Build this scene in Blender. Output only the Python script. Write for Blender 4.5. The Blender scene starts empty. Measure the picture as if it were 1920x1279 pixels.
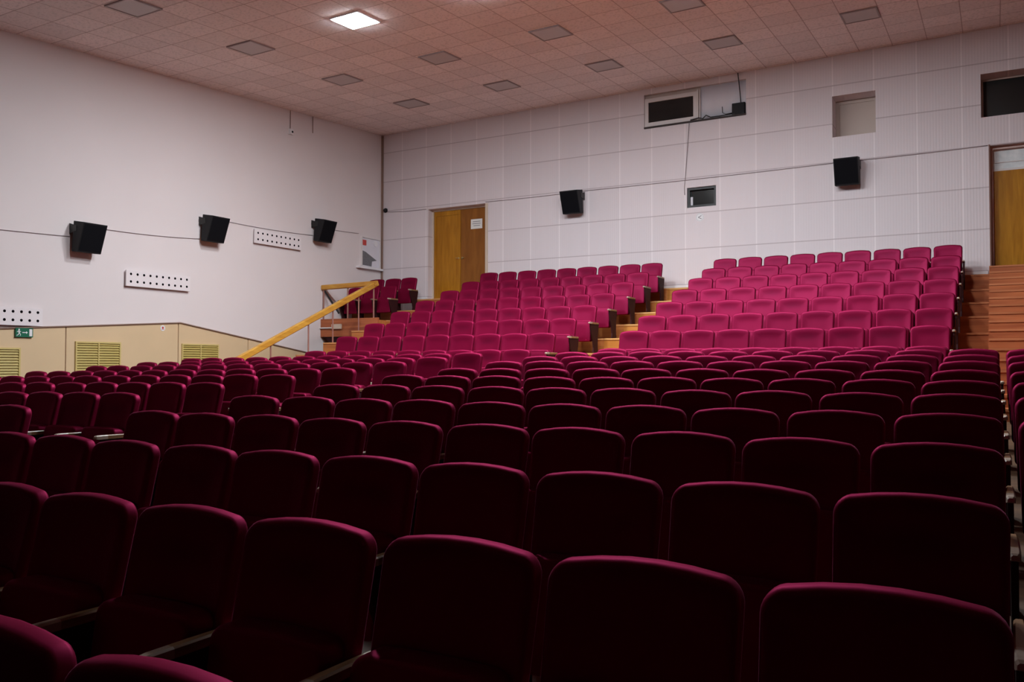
import bpy, math, random
from mathutils import Vector, Matrix

random.seed(7)
SC = bpy.context.scene
COL = SC.collection
K = 0.5 / 0.55            # survey units -> metres
CAMZ = 1.6                # eye height; survey heights are measured from the eye


def W(x, y, h):
    return Vector((x * K, y * K, h * K + CAMZ))


# ------------------------------------------------------------------ materials
def new_mat(name):
    m = bpy.data.materials.new(name)
    m.use_nodes = True
    nt = m.node_tree
    return m, nt, nt.nodes['Principled BSDF']


def node(nt, typ, **kw):
    n = nt.nodes.new(typ)
    for k, v in kw.items():
        setattr(n, k, v)
    return n


def math_n(nt, op, a, b=None, c=None):
    n = nt.nodes.new('ShaderNodeMath')
    n.operation = op
    for i, v in enumerate((a, b, c)):
        if v is None:
            continue
        if isinstance(v, (int, float)):
            n.inputs[i].default_value = v
        else:
            nt.links.new(v, n.inputs[i])
    return n.outputs[0]


def mix_col(nt, fac, a, b):
    n = nt.nodes.new('ShaderNodeMix')
    n.data_type = 'RGBA'
    for i, v in ((0, fac), (6, a), (7, b)):
        if isinstance(v, (int, float)):
            n.inputs[i].default_value = v
        elif isinstance(v, tuple):
            n.inputs[i].default_value = (*v, 1) if len(v) == 3 else v
        else:
            nt.links.new(v, n.inputs[i])
    return n.outputs[2]


def plain(name, col, rough=0.6, metal=0.0, noise=0.0, nscale=20.0, bump=0.0, spec=0.5):
    m, nt, b = new_mat(name)
    b.inputs['Roughness'].default_value = rough
    b.inputs['Metallic'].default_value = metal
    b.inputs['Specular IOR Level'].default_value = spec
    if noise or bump:
        tc = node(nt, 'ShaderNodeTexCoord')
        nz = node(nt, 'ShaderNodeTexNoise')
        nz.inputs['Scale'].default_value = nscale
        nz.inputs['Detail'].default_value = 5
        nt.links.new(tc.outputs['Object'], nz.inputs['Vector'])
        d = tuple(c * (1 - noise) for c in col)
        l = tuple(min(1, c * (1 + noise)) for c in col)
        nt.links.new(mix_col(nt, nz.outputs['Fac'], d, l), b.inputs['Base Color'])
        if bump:
            bp = node(nt, 'ShaderNodeBump')
            bp.inputs['Strength'].default_value = bump
            bp.inputs['Distance'].default_value = 0.01
            nt.links.new(nz.outputs['Fac'], bp.inputs['Height'])
            nt.links.new(bp.outputs['Normal'], b.inputs['Normal'])
    else:
        b.inputs['Base Color'].default_value = (*col, 1)
    return m


def wood(name, dark, light, axis='X', scale=3.0, rough=0.45, stretch=12.0, planks=0.0, spec=0.25):
    """grain running along AXIS of the object's own coordinates"""
    m, nt, b = new_mat(name)
    b.inputs['Roughness'].default_value = rough
    b.inputs['Specular IOR Level'].default_value = spec
    tc = node(nt, 'ShaderNodeTexCoord')
    mp = node(nt, 'ShaderNodeMapping')
    s = [scale * stretch] * 3
    s['XYZ'.index(axis)] = scale
    mp.inputs['Scale'].default_value = s
    nt.links.new(tc.outputs['Object'], mp.inputs['Vector'])
    nz = node(nt, 'ShaderNodeTexNoise')
    nz.inputs['Scale'].default_value = 1.0
    nz.inputs['Detail'].default_value = 6
    nz.inputs['Distortion'].default_value = 0.6
    nt.links.new(mp.outputs['Vector'], nz.inputs['Vector'])
    f = math_n(nt, 'MULTIPLY_ADD', nz.outputs['Fac'], 2.2, -0.6)
    f = math_n(nt, 'MINIMUM', math_n(nt, 'MAXIMUM', f, 0.0), 1.0)
    col = mix_col(nt, f, dark, light)
    if planks:
        sp = node(nt, 'ShaderNodeSeparateXYZ')
        nt.links.new(tc.outputs['Object'], sp.inputs[0])
        pk = math_n(nt, 'FLOOR', math_n(nt, 'DIVIDE', sp.outputs[0], planks))
        wn = node(nt, 'ShaderNodeTexWhiteNoise', noise_dimensions='1D')
        nt.links.new(pk, wn.inputs['W'])
        col = mix_col(nt, math_n(nt, 'MULTIPLY', wn.outputs['Value'], 0.8), col, dark)
    nt.links.new(col, b.inputs['Base Color'])
    bp = node(nt, 'ShaderNodeBump')
    bp.inputs['Strength'].default_value = 0.15
    bp.inputs['Distance'].default_value = 0.005
    nt.links.new(nz.outputs['Fac'], bp.inputs['Height'])
    nt.links.new(bp.outputs['Normal'], b.inputs['Normal'])
    return m


def grid_mat(name, base, line, u_ax, v_ax, u0, up, v0, vp, lw, rough=0.85, strip=0.0, rib=0.0, tint=0.05, line_v=None, spots=0.0, uline=None):
    """square panels with joints at u0+n*up and v0+n*vp (world coordinates, the objects sit at the origin)"""
    m, nt, b = new_mat(name)
    b.inputs['Roughness'].default_value = rough
    b.inputs['Specular IOR Level'].default_value = 0.2
    tc = node(nt, 'ShaderNodeTexCoord')
    sp = node(nt, 'ShaderNodeSeparateXYZ')
    nt.links.new(tc.outputs['Object'], sp.inputs[0])
    U, V = sp.outputs['XYZ'.index(u_ax)], sp.outputs['XYZ'.index(v_ax)]

    def joint(c, o, p, w):
        t = math_n(nt, 'DIVIDE', math_n(nt, 'SUBTRACT', c, o), p)
        fr = math_n(nt, 'FRACT', t)
        d = math_n(nt, 'MULTIPLY', math_n(nt, 'MINIMUM', fr, math_n(nt, 'SUBTRACT', 1.0, fr)), p)
        return d, math_n(nt, 'FLOOR', t)
    du, iu = joint(U, u0, up, lw)
    dv, iv = joint(V, v0, vp, lw)
    lu = math_n(nt, 'LESS_THAN', math_n(nt, 'ABSOLUTE', math_n(nt, 'SUBTRACT', du, strip)), lw)
    lv = math_n(nt, 'LESS_THAN', dv, line_v or lw)
    ln = math_n(nt, 'MAXIMUM', lu, lv)
    cv = node(nt, 'ShaderNodeCombineXYZ')
    nt.links.new(iu, cv.inputs[0])
    nt.links.new(iv, cv.inputs[1])
    wn = node(nt, 'ShaderNodeTexWhiteNoise', noise_dimensions='2D')
    nt.links.new(cv.outputs[0], wn.inputs['Vector'])
    dk = tuple(c * (1 - 2 * tint) for c in base)
    col = mix_col(nt, wn.outputs['Value'], dk, base)
    nz = node(nt, 'ShaderNodeTexNoise')
    nz.inputs['Scale'].default_value = 1.3
    nz.inputs['Detail'].default_value = 4
    nt.links.new(tc.outputs['Object'], nz.inputs['Vector'])
    col = mix_col(nt, math_n(nt, 'MULTIPLY', nz.outputs['Fac'], 0.18), col, tuple(c * 0.8 for c in base))
    if spots:
        vz = node(nt, 'ShaderNodeTexNoise')
        vz.inputs['Scale'].default_value = 22
        vz.inputs['Detail'].default_value = 3
        nt.links.new(tc.outputs['Object'], vz.inputs['Vector'])
        sm = math_n(nt, 'MULTIPLY', math_n(nt, 'GREATER_THAN', vz.outputs['Fac'], 0.56), spots)
        col = mix_col(nt, sm, col, tuple(c * 0.6 for c in base))
    if uline:
        col = mix_col(nt, math_n(nt, 'MULTIPLY', lu, 0.7), col, uline)
        col = mix_col(nt, math_n(nt, 'MULTIPLY', lv, 0.8), col, line)
    else:
        col = mix_col(nt, math_n(nt, 'MULTIPLY', ln, 0.8), col, line)
    nt.links.new(col, b.inputs['Base Color'])
    hgt = math_n(nt, 'SUBTRACT', 1.0, ln)
    if rib:
        rb = math_n(nt, 'SINE', math_n(nt, 'MULTIPLY', U, 2 * math.pi / rib))
        hgt = math_n(nt, 'ADD', hgt, math_n(nt, 'MULTIPLY', rb, 0.35))
    bp = node(nt, 'ShaderNodeBump')
    bp.inputs['Strength'].default_value = 0.4
    bp.inputs['Distance'].default_value = 0.006
    nt.links.new(hgt, bp.inputs['Height'])
    nt.links.new(bp.outputs['Normal'], b.inputs['Normal'])
    return m


def velvet(name, base, worn=True):
    m, nt, b = new_mat(name)
    b.inputs['Roughness'].default_value = 0.5
    b.inputs['Specular IOR Level'].default_value = 0.0
    b.inputs['Specular Tint'].default_value = (1.0, 0.35, 0.55, 1)
    b.inputs['Sheen Weight'].default_value = 0.22                # nap of the pile
    b.inputs['Sheen Roughness'].default_value = 0.3
    b.inputs['Sheen Tint'].default_value = (1.0, 0.30, 0.52, 1)
    sh = node(nt, 'ShaderNodeBsdfAnisotropic', distribution='GGX')   # satin gloss of the laid pile
    sh.inputs['Color'].default_value = (0.088, 0.008, 0.025, 1)
    sh.inputs['Roughness'].default_value = 0.5
    ad = node(nt, 'ShaderNodeAddShader')
    nt.links.new(b.outputs[0], ad.inputs[0])
    nt.links.new(sh.outputs[0], ad.inputs[1])
    nt.links.new(ad.outputs[0], nt.nodes['Material Output'].inputs['Surface'])
    tc = node(nt, 'ShaderNodeTexCoord')
    oi = node(nt, 'ShaderNodeObjectInfo')
    nz = node(nt, 'ShaderNodeTexNoise')
    nz.inputs['Scale'].default_value = 9
    nz.inputs['Detail'].default_value = 4
    off = node(nt, 'ShaderNodeVectorMath', operation='ADD')
    cv = node(nt, 'ShaderNodeCombineXYZ')
    nt.links.new(math_n(nt, 'MULTIPLY', oi.outputs['Random'], 57.0), cv.inputs[0])
    nt.links.new(tc.outputs['Object'], off.inputs[0])
    nt.links.new(cv.outputs[0], off.inputs[1])
    nt.links.new(off.outputs[0], nz.inputs['Vector'])
    lo = tuple(c * 0.8 for c in base)
    hi = tuple(c * 1.2 for c in base)
    col = mix_col(nt, math_n(nt, 'ADD', math_n(nt, 'MULTIPLY', nz.outputs['Fac'], 0.5), math_n(nt, 'MULTIPLY', oi.outputs['Random'], 0.5)), lo, hi)
    if worn:  # only toggles the dark blotch
        # a soft dark blotch across the upper backrest, on some of the seats only
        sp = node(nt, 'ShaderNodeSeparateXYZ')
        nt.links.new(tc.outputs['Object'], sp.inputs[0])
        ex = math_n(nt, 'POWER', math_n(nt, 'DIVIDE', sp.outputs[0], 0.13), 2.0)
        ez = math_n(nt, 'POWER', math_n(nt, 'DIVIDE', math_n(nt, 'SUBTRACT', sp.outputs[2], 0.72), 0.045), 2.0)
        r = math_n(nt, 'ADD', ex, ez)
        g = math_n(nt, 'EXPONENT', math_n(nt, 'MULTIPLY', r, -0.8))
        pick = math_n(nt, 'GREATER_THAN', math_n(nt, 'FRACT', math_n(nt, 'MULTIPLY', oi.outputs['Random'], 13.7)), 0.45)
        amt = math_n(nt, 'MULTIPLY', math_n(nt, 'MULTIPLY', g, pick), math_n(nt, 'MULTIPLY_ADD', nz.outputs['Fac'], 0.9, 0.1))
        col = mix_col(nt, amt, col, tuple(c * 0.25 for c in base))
    nt.links.new(col, b.inputs['Base Color'])
    fz = node(nt, 'ShaderNodeTexNoise')
    fz.inputs['Scale'].default_value = 260
    nt.links.new(tc.outputs['Object'], fz.inputs['Vector'])
    bp = node(nt, 'ShaderNodeBump')
    bp.inputs['Strength'].default_value = 0.12
    bp.inputs['Distance'].default_value = 0.002
    nt.links.new(fz.outputs['Fac'], bp.inputs['Height'])
    nt.links.new(bp.outputs['Normal'], b.inputs['Normal'])
    return m


def emit(name, col, strength):
    m = bpy.data.materials.new(name)
    m.use_nodes = True
    nt = m.node_tree
    nt.nodes.remove(nt.nodes['Principled BSDF'])
    e = node(nt, 'ShaderNodeEmission')
    e.inputs['Color'].default_value = (*col, 1)
    e.inputs['Strength'].default_value = strength
    nt.links.new(e.outputs[0], nt.nodes['Material Output'].inputs['Surface'])
    return m


TILE = 0.655 * K
M = {}
M['wall'] = plain('painted plaster', (0.77, 0.69, 0.69), 0.9, noise=0.03, nscale=1.2, bump=0.03, spec=0.15)
M['panelwall'] = grid_mat('fabric wall panels', (0.765, 0.685, 0.71), (0.50, 0.42, 0.44), 'X', 'Z', -7.17 * K, 0.828 * K, 1.87 * K + CAMZ, 0.837 * K, 0.014, rib=0.05, tint=0.03, line_v=0.011, uline=(0.88, 0.80, 0.82))
M['ceiling'] = grid_mat('acoustic ceiling tiles', (0.93, 0.81, 0.80), (0.46, 0.33, 0.32), 'X', 'Y', -0.511 * K, TILE, 11.52 * K, TILE, 0.008, tint=0.06, spots=0.35)
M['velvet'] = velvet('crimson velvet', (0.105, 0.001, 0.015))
M['cushion'] = velvet('crimson velvet cushion', (0.10, 0.001, 0.014), worn=False)
M['frame'] = plain('dark brown seat frame', (0.030, 0.008, 0.010), 0.6, spec=0.12)
M['arm'] = wood('beech armrest', (0.17, 0.085, 0.04), (0.30, 0.17, 0.09), 'Y', 4, rough=0.3)
M['armtip'] = plain('armrest tip painted as lit', (0.40, 0.31, 0.25), 0.35)  # paler colour stands for light caught by the armrest's front end
M['step'] = wood('orange varnished step boards', (0.30, 0.085, 0.025), (0.52, 0.20, 0.06), 'X', 0.9, rough=0.4, stretch=10)
M['aisle'] = wood('honey varnished step boards', (0.40, 0.15, 0.03), (0.62, 0.27, 0.07), 'X', 0.9, rough=0.4, stretch=8)
M['redstep'] = wood('red brown stair boards', (0.27, 0.070, 0.030), (0.50, 0.155, 0.06), 'X', 0.8, rough=0.4, stretch=14)
M['step_edge'] = wood('worn orange step nosing', (0.50, 0.20, 0.07), (0.66, 0.34, 0.14), 'X', 0.9, rough=0.4, stretch=10)
M['aisle_edge'] = wood('worn honey step nosing', (0.56, 0.29, 0.10), (0.70, 0.42, 0.18), 'X', 0.9, rough=0.4, stretch=8)
M['redstep_edge'] = wood('worn red brown nosing', (0.34, 0.11, 0.045), (0.55, 0.20, 0.09), 'X', 0.8, rough=0.4, stretch=14)
M['floor'] = wood('worn dark floorboards', (0.05, 0.025, 0.012), (0.12, 0.06, 0.03), 'X', 1.2, rough=0.6, stretch=9)
M['rail'] = wood('yellow pine rail', (0.42, 0.17, 0.022), (0.66, 0.36, 0.06), 'Y', 2.0, rough=0.35, stretch=7)
M['railx'] = wood('yellow pine cross rail', (0.40, 0.15, 0.022), (0.62, 0.33, 0.06), 'X', 2.0, rough=0.35, stretch=7)
M['post'] = plain('pinkish brown steel post', (0.33, 0.15, 0.12), 0.4, metal=0.2)
M['doorplank'] = wood('honey pine door boards', (0.33, 0.125, 0.008), (0.52, 0.23, 0.018), 'Z', 1.6, rough=0.35, stretch=9, planks=0.14)
M['doorplain'] = wood('reddish brown door veneer', (0.22, 0.075, 0.012), (0.31, 0.115, 0.02), 'Z', 1.4, rough=0.4, stretch=6)
M['brass'] = plain('pale brass handle', (0.62, 0.48, 0.24), 0.3, metal=0.7)
M['jamb'] = plain('cream door frame', (0.62, 0.50, 0.40), 0.5)
M['wain'] = plain('beige laminate wainscot', (0.70, 0.51, 0.31), 0.55, noise=0.04, nscale=3)
M['trim'] = plain('brown wainscot moulding', (0.27, 0.17, 0.13), 0.5)
M['louver'] = plain('olive yellow louvres', (0.47, 0.36, 0.10), 0.5, noise=0.05, nscale=8)
M['louverframe'] = plain('pale yellow louvre frame', (0.62, 0.48, 0.18), 0.5)
M['black'] = plain('black speaker plastic', (0.007, 0.007, 0.009), 0.6, spec=0.3)
M['grille'] = plain('black speaker cloth', (0.006, 0.006, 0.008), 0.9, noise=0.3, nscale=300, spec=0.1)
M['darkmetal'] = plain('dark bracket steel', (0.03, 0.03, 0.03), 0.4, metal=0.6)
M['white'] = plain('white enamel', (0.80, 0.78, 0.80), 0.5)
M['panelwhite'] = plain('painted perforated plate', (0.81, 0.735, 0.75), 0.6)  # plate of the perforated wall panels
M['hole'] = plain('dark hole', (0.006, 0.005, 0.006), 0.9, spec=0.0)
M['cable'] = plain('grey cable', (0.30, 0.24, 0.25), 0.6)
M['blackcable'] = plain('black cable', (0.012, 0.012, 0.014), 0.5)
M['darkglass'] = plain('dark window glass', (0.010, 0.012, 0.012), 0.12)
M['blackroom'] = plain('unlit booth opening', (0.004, 0.005, 0.005), 0.3)
M['greyframe'] = plain('grey white window frame', (0.70, 0.65, 0.64), 0.55)
M['sill'] = plain('dirty dark sill', (0.04, 0.03, 0.03), 0.8)
M['blind'] = plain('pale grey sheet', (0.72, 0.70, 0.76), 0.8, noise=0.06, nscale=3)
M['beigeboard'] = plain('beige painted board', (0.56, 0.46, 0.41), 0.8, noise=0.05, nscale=5)
M['green'] = plain('exit green', (0.005, 0.13, 0.07), 0.4)
M['red'] = plain('red label', (0.55, 0.06, 0.05), 0.5)
M['greyprint'] = plain('grey print', (0.16, 0.16, 0.17), 0.6, noise=0.35, nscale=30)
M['paper'] = plain('white paper', (0.78, 0.77, 0.74), 0.7)
M['ink'] = plain('grey ink', (0.22, 0.22, 0.24), 0.7)
M['offpanel'] = plain('grey unlit diffuser', (0.52, 0.46, 0.46), 0.35, noise=0.05, nscale=40)
M['panelframe'] = plain('grey lamp frame', (0.34, 0.28, 0.28), 0.5)
M['lamp'] = emit('lit diffuser', (0.90, 0.96, 1.0), 103.0)
M['blackout'] = plain('added black stage drape', (0.010, 0.009, 0.010), 0.95, spec=0.05)  # drape added out of view to absorb light at the stage end
M['transom'] = plain('glossy transom glass', (0.78, 0.88, 0.92), 0.08, noise=0.35, nscale=9)  # pale blue-white mottling puts reflected light into the pane colour
M['pinkjamb'] = plain('pinkish door jamb', (0.66, 0.48, 0.44), 0.5)
M['brownjamb'] = plain('brown door jamb', (0.20, 0.09, 0.06), 0.5)
M['darkwall'] = wood('darkened unseen side wall', (0.03, 0.014, 0.008), (0.07, 0.035, 0.02), 'Z', 0.8, rough=0.5)  # unseen right wall made dark to cut bounced light on the seats
M['dust'] = plain('dark recess', (0.05, 0.04, 0.04), 0.9)


# ------------------------------------------------------------------ mesh builder
class MB:
    def __init__(self):
        self.v, self.f, self.mi = [], [], []

    def add(self, vs, fs, mi=0):
        o = len(self.v)
        self.v += [tuple(p) for p in vs]
        self.f += [tuple(i + o for i in q) for q in fs]
        self.mi += [mi] * len(fs)
        return self

    def quad(self, a, b, c, d, mi=0):
        return self.add([a, b, c, d], [(0, 1, 2, 3)], mi)

    def box(self, lo, hi, mi=0, bevel=0.0):
        x0, y0, z0 = lo
        x1, y1, z1 = hi
        if not bevel:
            vs = [(x, y, z) for x in (x0, x1) for y in (y0, y1) for z in (z0, z1)]
            return self.add(vs, [(0, 1, 3, 2), (4, 6, 7, 5), (0, 4, 5, 1), (2, 3, 7, 6), (0, 2, 6, 4), (1, 5, 7, 3)], mi)
        b = bevel
        return self.prism([(x0 + b, y0), (x1 - b, y0), (x1, y0 + b), (x1, y1 - b), (x1 - b, y1), (x0 + b, y1), (x0, y1 - b), (x0, y0 + b)], z0, z1, 'Z', mi)

    def prism(self, prof, a, b, axis='X', mi=0):
        """prof in the two other axes (in xyz order), swept from a to b along axis"""
        n = len(prof)

        def pt(p, t):
            if axis == 'X':
                return (t, p[0], p[1])
            if axis == 'Y':
                return (p[0], t, p[1])
            return (p[0], p[1], t)
        vs = [pt(p, a) for p in prof] + [pt(p, b) for p in prof]
        fs = [tuple(range(n - 1, -1, -1)), tuple(range(n, 2 * n))] + [(i, (i + 1) % n, (i + 1) % n + n, i + n) for i in range(n)]
        return self.add(vs, fs, mi)

    def tube(self, pts, r, seg=8, mi=0):
        pts = [Vector(p) for p in pts]
        rings = []
        for i, p in enumerate(pts):
            d = (pts[min(i + 1, len(pts) - 1)] - pts[max(i - 1, 0)]).normalized()
            up = Vector((0, 0, 1)) if abs(d.z) < 0.95 else Vector((1, 0, 0))
            a = d.cross(up).normalized()
            b = d.cross(a).normalized()
            rings.append([p + a * (r * math.cos(2 * math.pi * k / seg)) + b * (r * math.sin(2 * math.pi * k / seg)) for k in range(seg)])
        vs = [q for rg in rings for q in rg]
        fs = []
        for i in range(len(pts) - 1):
            for k in range(seg):
                fs.append((i * seg + k, i * seg + (k + 1) % seg, (i + 1) * seg + (k + 1) % seg, (i + 1) * seg + k))
        fs.append(tuple(range(seg - 1, -1, -1)))
        fs.append(tuple(range((len(pts) - 1) * seg, len(pts) * seg)))
        return self.add(vs, fs, mi)

    def disc(self, c, r, nrm, thick=0.004, seg=20, mi=0):
        c, nrm = Vector(c), Vector(nrm).normalized()
        return self.tube([c, c + nrm * thick], r, seg, mi)

    def beam(self, a, b, wd, ht, mi=0):
        """rectangular bar from a to b, wd across, ht upright"""
        a, b = Vector(a), Vector(b)
        d = (b - a).normalized()
        s = d.cross(Vector((0, 0, 1)))
        if s.length < 1e-4:
            s = Vector((1, 0, 0))
        s.normalize()
        u = s.cross(d).normalized()
        vs = []
        e = min(wd, ht) * 0.15
        prof = [(-wd / 2 + e, -ht / 2), (wd / 2 - e, -ht / 2), (wd / 2, -ht / 2 + e), (wd / 2, ht / 2 - e), (wd / 2 - e, ht / 2), (-wd / 2 + e, ht / 2), (-wd / 2, ht / 2 - e), (-wd / 2, -ht / 2 + e)]
        for p in (a, b):
            vs += [p + s * q[0] + u * q[1] for q in prof]
        n = 8
        return self.add(vs, [tuple(range(n - 1, -1, -1)), tuple(range(n, 2 * n))] + [(i, (i + 1) % n, (i + 1) % n + n, i + n) for i in range(n)], mi)

    def mesh(self, name, mats, smooth=False):
        me = bpy.data.meshes.new(name)
        me.from_pydata(self.v, [], self.f)
        for m in (mats if isinstance(mats, (list, tuple)) else [mats]):
            me.materials.append(m)
        me.polygons.foreach_set('material_index', self.mi)
        if smooth:
            me.polygons.foreach_set('use_smooth', [True] * len(self.f))
        me.update()
        import bmesh
        bm = bmesh.new()
        bm.from_mesh(me)
        bmesh.ops.recalc_face_normals(bm, faces=bm.faces)
        bm.to_mesh(me)
        bm.free()
        return me

    def build(self, name, mats, parent=None, smooth=False, loc=None):
        o = bpy.data.objects.new(name, self.mesh(name, mats, smooth))
        COL.objects.link(o)
        if loc is not None:
            o.location = loc
        if parent is not None:
            o.parent = parent
        return o


def tag(o, label=None, cat=None, group=None, kind=None):
    for k, v in (('label', label), ('category', cat), ('group', group), ('kind', kind)):
        if v:
            o[k] = v
    return o


def empty(name, loc=(0, 0, 0)):
    o = bpy.data.objects.new(name, None)
    o.empty_display_size = 0.1
    o.location = loc
    COL.objects.link(o)
    return o


ORD = 'zeroth first second third fourth fifth sixth seventh eighth ninth tenth eleventh twelfth thirteenth'.split()

# ------------------------------------------------------------------ survey of the hall
XL, XR, YB, YF = -15.335, 3.23, 19.5, -3.2
H = 0.93                                             # seat height, survey units
ROW = {  # top-of-seat distance and height of every row
    '0': (1.07, -0.558), 'A': (2.055, -0.499), 'B': (3.017, -0.421), 'C': (4.018, -0.338), 'D': (4.986, -0.264),
    'E': (5.965, -0.190), 'F': (6.931, -0.120), 'G': (7.940, -0.052), 'H': (8.953, 0.026), 'I': (9.919, 0.093),
    'J': (10.862, 0.163), '2': (12.377, 0.235), '3': (13.295, 0.539), '4': (14.162, 0.838), '5': (15.068, 1.130),
    '6': (15.973, 1.427), '7': (16.988, 1.739), '8': (17.920, 2.033), '9': (18.806, 2.332)}
FRONT = '0ABCDEFGHIJ'
RISER = {k: ROW[k][0] - 0.62 for k in '3456789'}
RISER['T'] = 19.0
TREAD = {k: ROW[k][1] - H for k in '23456789'}
TREAD['T'] = 1.755


def tilt(x, y):
    return -0.0115 * max(0.0, -6.6 - x) if y < 11.5 else 0.0


def ceil_h(x, y):
    return 5.575 + 0.0104 * x + 0.05965 * y


# floor of the raked part, a strip mesh that follows the rows
prof = [(YF, -1.85), (-1.0, -1.66)] + [(ROW[k][0], ROW[k][1] - H) for k in FRONT] + [(11.85, TREAD['2']), (12.8, TREAD['2'])]
xs = [XL, -13.2, -10.0, -6.6, XR]
b = MB()
n = len(xs)
b.v = [tuple(W(x, y, h + tilt(x, y))) for (y, h) in prof for x in xs]
b.f = [(j * n + i, j * n + i + 1, (j + 1) * n + i + 1, (j + 1) * n + i) for j in range(len(prof) - 1) for i in range(n - 1)]
b.mi = [0] * len(b.f)
tag(b.build('floor', M['floor']), 'dark boarded floor sloping up under the seat rows', 'floor', kind='structure')
# passage beside the steps, on to the back wall
b = MB()
b.quad(W(XL, 12.8, TREAD['2']), W(-13.8, 12.8, TREAD['2']), W(-13.8, YB, TREAD['2']), W(XL, YB, TREAD['2']))
tag(b.build('floor', M['floor']), 'dark floor of the passage beneath the raised platform', 'floor', kind='structure')

# tiers: one stepped block per tier, with treads and risers of wood; the open aisle between the banks has the honey boards
order = '3456789T'
bm_ = MB()
pr = [(RISER['3'], TREAD['2'] - 0.3)]
for i, k in enumerate(order):
    pr.append((RISER[k], TREAD[k]))
    nxt = RISER[order[i + 1]] if i < 7 else YB
    pr.append((nxt, TREAD[k]))
stair = [(RISER['3'], TREAD['2'])]
for i, k in enumerate(order):
    stair.append((RISER[k], TREAD[k]))
    stair.append((RISER[order[i + 1]] if i < 7 else YB, TREAD[k]))
def stepped(x0, x1, prof, base, y_end):
    m = MB()
    p = [(y * K, h * K + CAMZ) for (y, h) in prof] + [(y_end * K, base * K + CAMZ)]
    p = [(prof[0][0] * K, base * K + CAMZ)] + p
    m.prism(p, x0 * K, x1 * K, 'X')
    for (ya, ha), (yb, hb) in zip(prof, prof[1:]):            # lighter worn nosing along every step edge
        if abs(ya - yb) < 1e-6 or (ya, ha) == prof[0]:
            yy, hh = (yb, hb) if abs(ya - yb) < 1e-6 else (ya, ha)
            m.box((x0 * K + 0.003, yy * K - 0.010, hh * K + CAMZ - 0.028), (x1 * K - 0.003, yy * K + 0.02, hh * K + CAMZ + 0.002), 1)
    return m
full = [(RISER['3'], TREAD['3'])]
for i, k in enumerate(order):
    if i:
        full.append((RISER[k], TREAD[order[i - 1]]))
        full.append((RISER[k], TREAD[k]))
full.append((YB, TREAD['T']))
for x0, x1, mat, lab in ((-13.8, -6.63, 'step', 'orange wooden tiers under the bank of seats by the double door'),
                         (-6.63, -5.48, 'aisle', 'honey coloured wooden steps of the aisle between the two raised banks'),
                         (-5.48, -0.55, 'step', 'orange wooden tiers under the raised bank beside the wide stairs'),
                         (-0.55, -0.10, 'redstep', 'narrow red brown tier ends between the raised bank and the wide stairs')):
    tag(stepped(x0, x1, full, TREAD['2'] - 0.3, YB).build('floor', [M[mat], M[mat + '_edge']]), lab, 'tiers', kind='structure')
# the wide stairs up to the door, two treads to every tier
sp_ = []
nst = 17
y0s, y1s = 11.95, 19.15
for i in range(nst):
    hh = TREAD['2'] + (1.925 - TREAD['2']) * (i + 1) / nst
    sp_ += [(y0s + (y1s - y0s) * i / (nst - 1), hh - (1.925 - TREAD['2']) / nst), (y0s + (y1s - y0s) * i / (nst - 1), hh)]
sp_.append((YB + 0.4, 1.925))
tag(stepped(-0.10, XR, sp_, TREAD['2'] - 0.3, YB + 0.4).build('floor', [M['redstep'], M['redstep_edge']]), 'wide red brown wooden stairs climbing to the glossy door', 'stairs', kind='structure')

# ------------------------------------------------------------------ walls and ceiling
b = MB()
cs = [W(x, y, ceil_h(x, y)) for x, y in ((XL - 0.3, YF - 0.3), (XR + 0.3, YF - 0.3), (XR + 0.3, YB + 0.3), (XL - 0.3, YB + 0.3))]
b.quad(*cs)
b.add([tuple(c) for c in cs] + [tuple(c + Vector((0, 0, 0.2))) for c in cs], [(4, 5, 6, 7), (0, 1, 5, 4), (1, 2, 6, 5), (2, 3, 7, 6), (3, 0, 4, 7)])
tag(b.build('ceiling', M['ceiling']), 'pale square acoustic tiles of the sloping ceiling', 'ceiling', kind='structure')

HOLES = {'door_1': (-13.716, -11.852, 1.755, 4.30), 'door_2': (-0.062, 1.45, 1.925, 4.372), 'window_1': (-7.36, -4.90, 5.71, 6.52),
         'window_2': (-6.30, -5.607, 3.677, 4.15), 'window_3': (-3.04, -2.168, 4.925, 5.822), 'window_4': (-0.208, 1.35, 4.958, 5.835)}
DEEP = {'door_1': 0.25, 'door_2': 0.25, 'window_1': 0.22, 'window_2': 0.3, 'window_3': 0.5, 'window_4': 0.5}


def back_wall():
    gx = sorted({XL - 0.3, XR + 0.3} | {v for h in HOLES.values() for v in h[:2]})
    gz = sorted({-1.2, 7.2} | {v for h in HOLES.values() for v in h[2:]})
    m = MB()
    for i in range(len(gx) - 1):
        for j in range(len(gz) - 1):
            cx, cz = (gx[i] + gx[i + 1]) / 2, (gz[j] + gz[j + 1]) / 2
            if any(h[0] < cx < h[1] and h[2] < cz < h[3] for h in HOLES.values()):
                continue
            m.quad(W(gx[i], YB, gz[j]), W(gx[i + 1], YB, gz[j]), W(gx[i + 1], YB, gz[j + 1]), W(gx[i], YB, gz[j + 1]))
    for nm, (x0, x1, z0, z1) in HOLES.items():
        d = DEEP[nm]
        for (a, c) in (((x0, z0), (x0, z1)), ((x1, z1), (x1, z0)), ((x0, z1), (x1, z1)), ((x1, z0), (x0, z0))):
            m.quad(W(a[0], YB, a[1]), W(a[0], YB + d, a[1]), W(c[0], YB + d, c[1]), W(c[0], YB, c[1]))
        # masonry behind the recess so that no light leaks
        m.quad(W(x0 - .1, YB + d + .12, z0 - .1), W(x1 + .1, YB + d + .12, z0 - .1), W(x1 + .1, YB + d + .12, z1 + .1), W(x0 - .1, YB + d + .12, z1 + .1))
    return m


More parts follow.
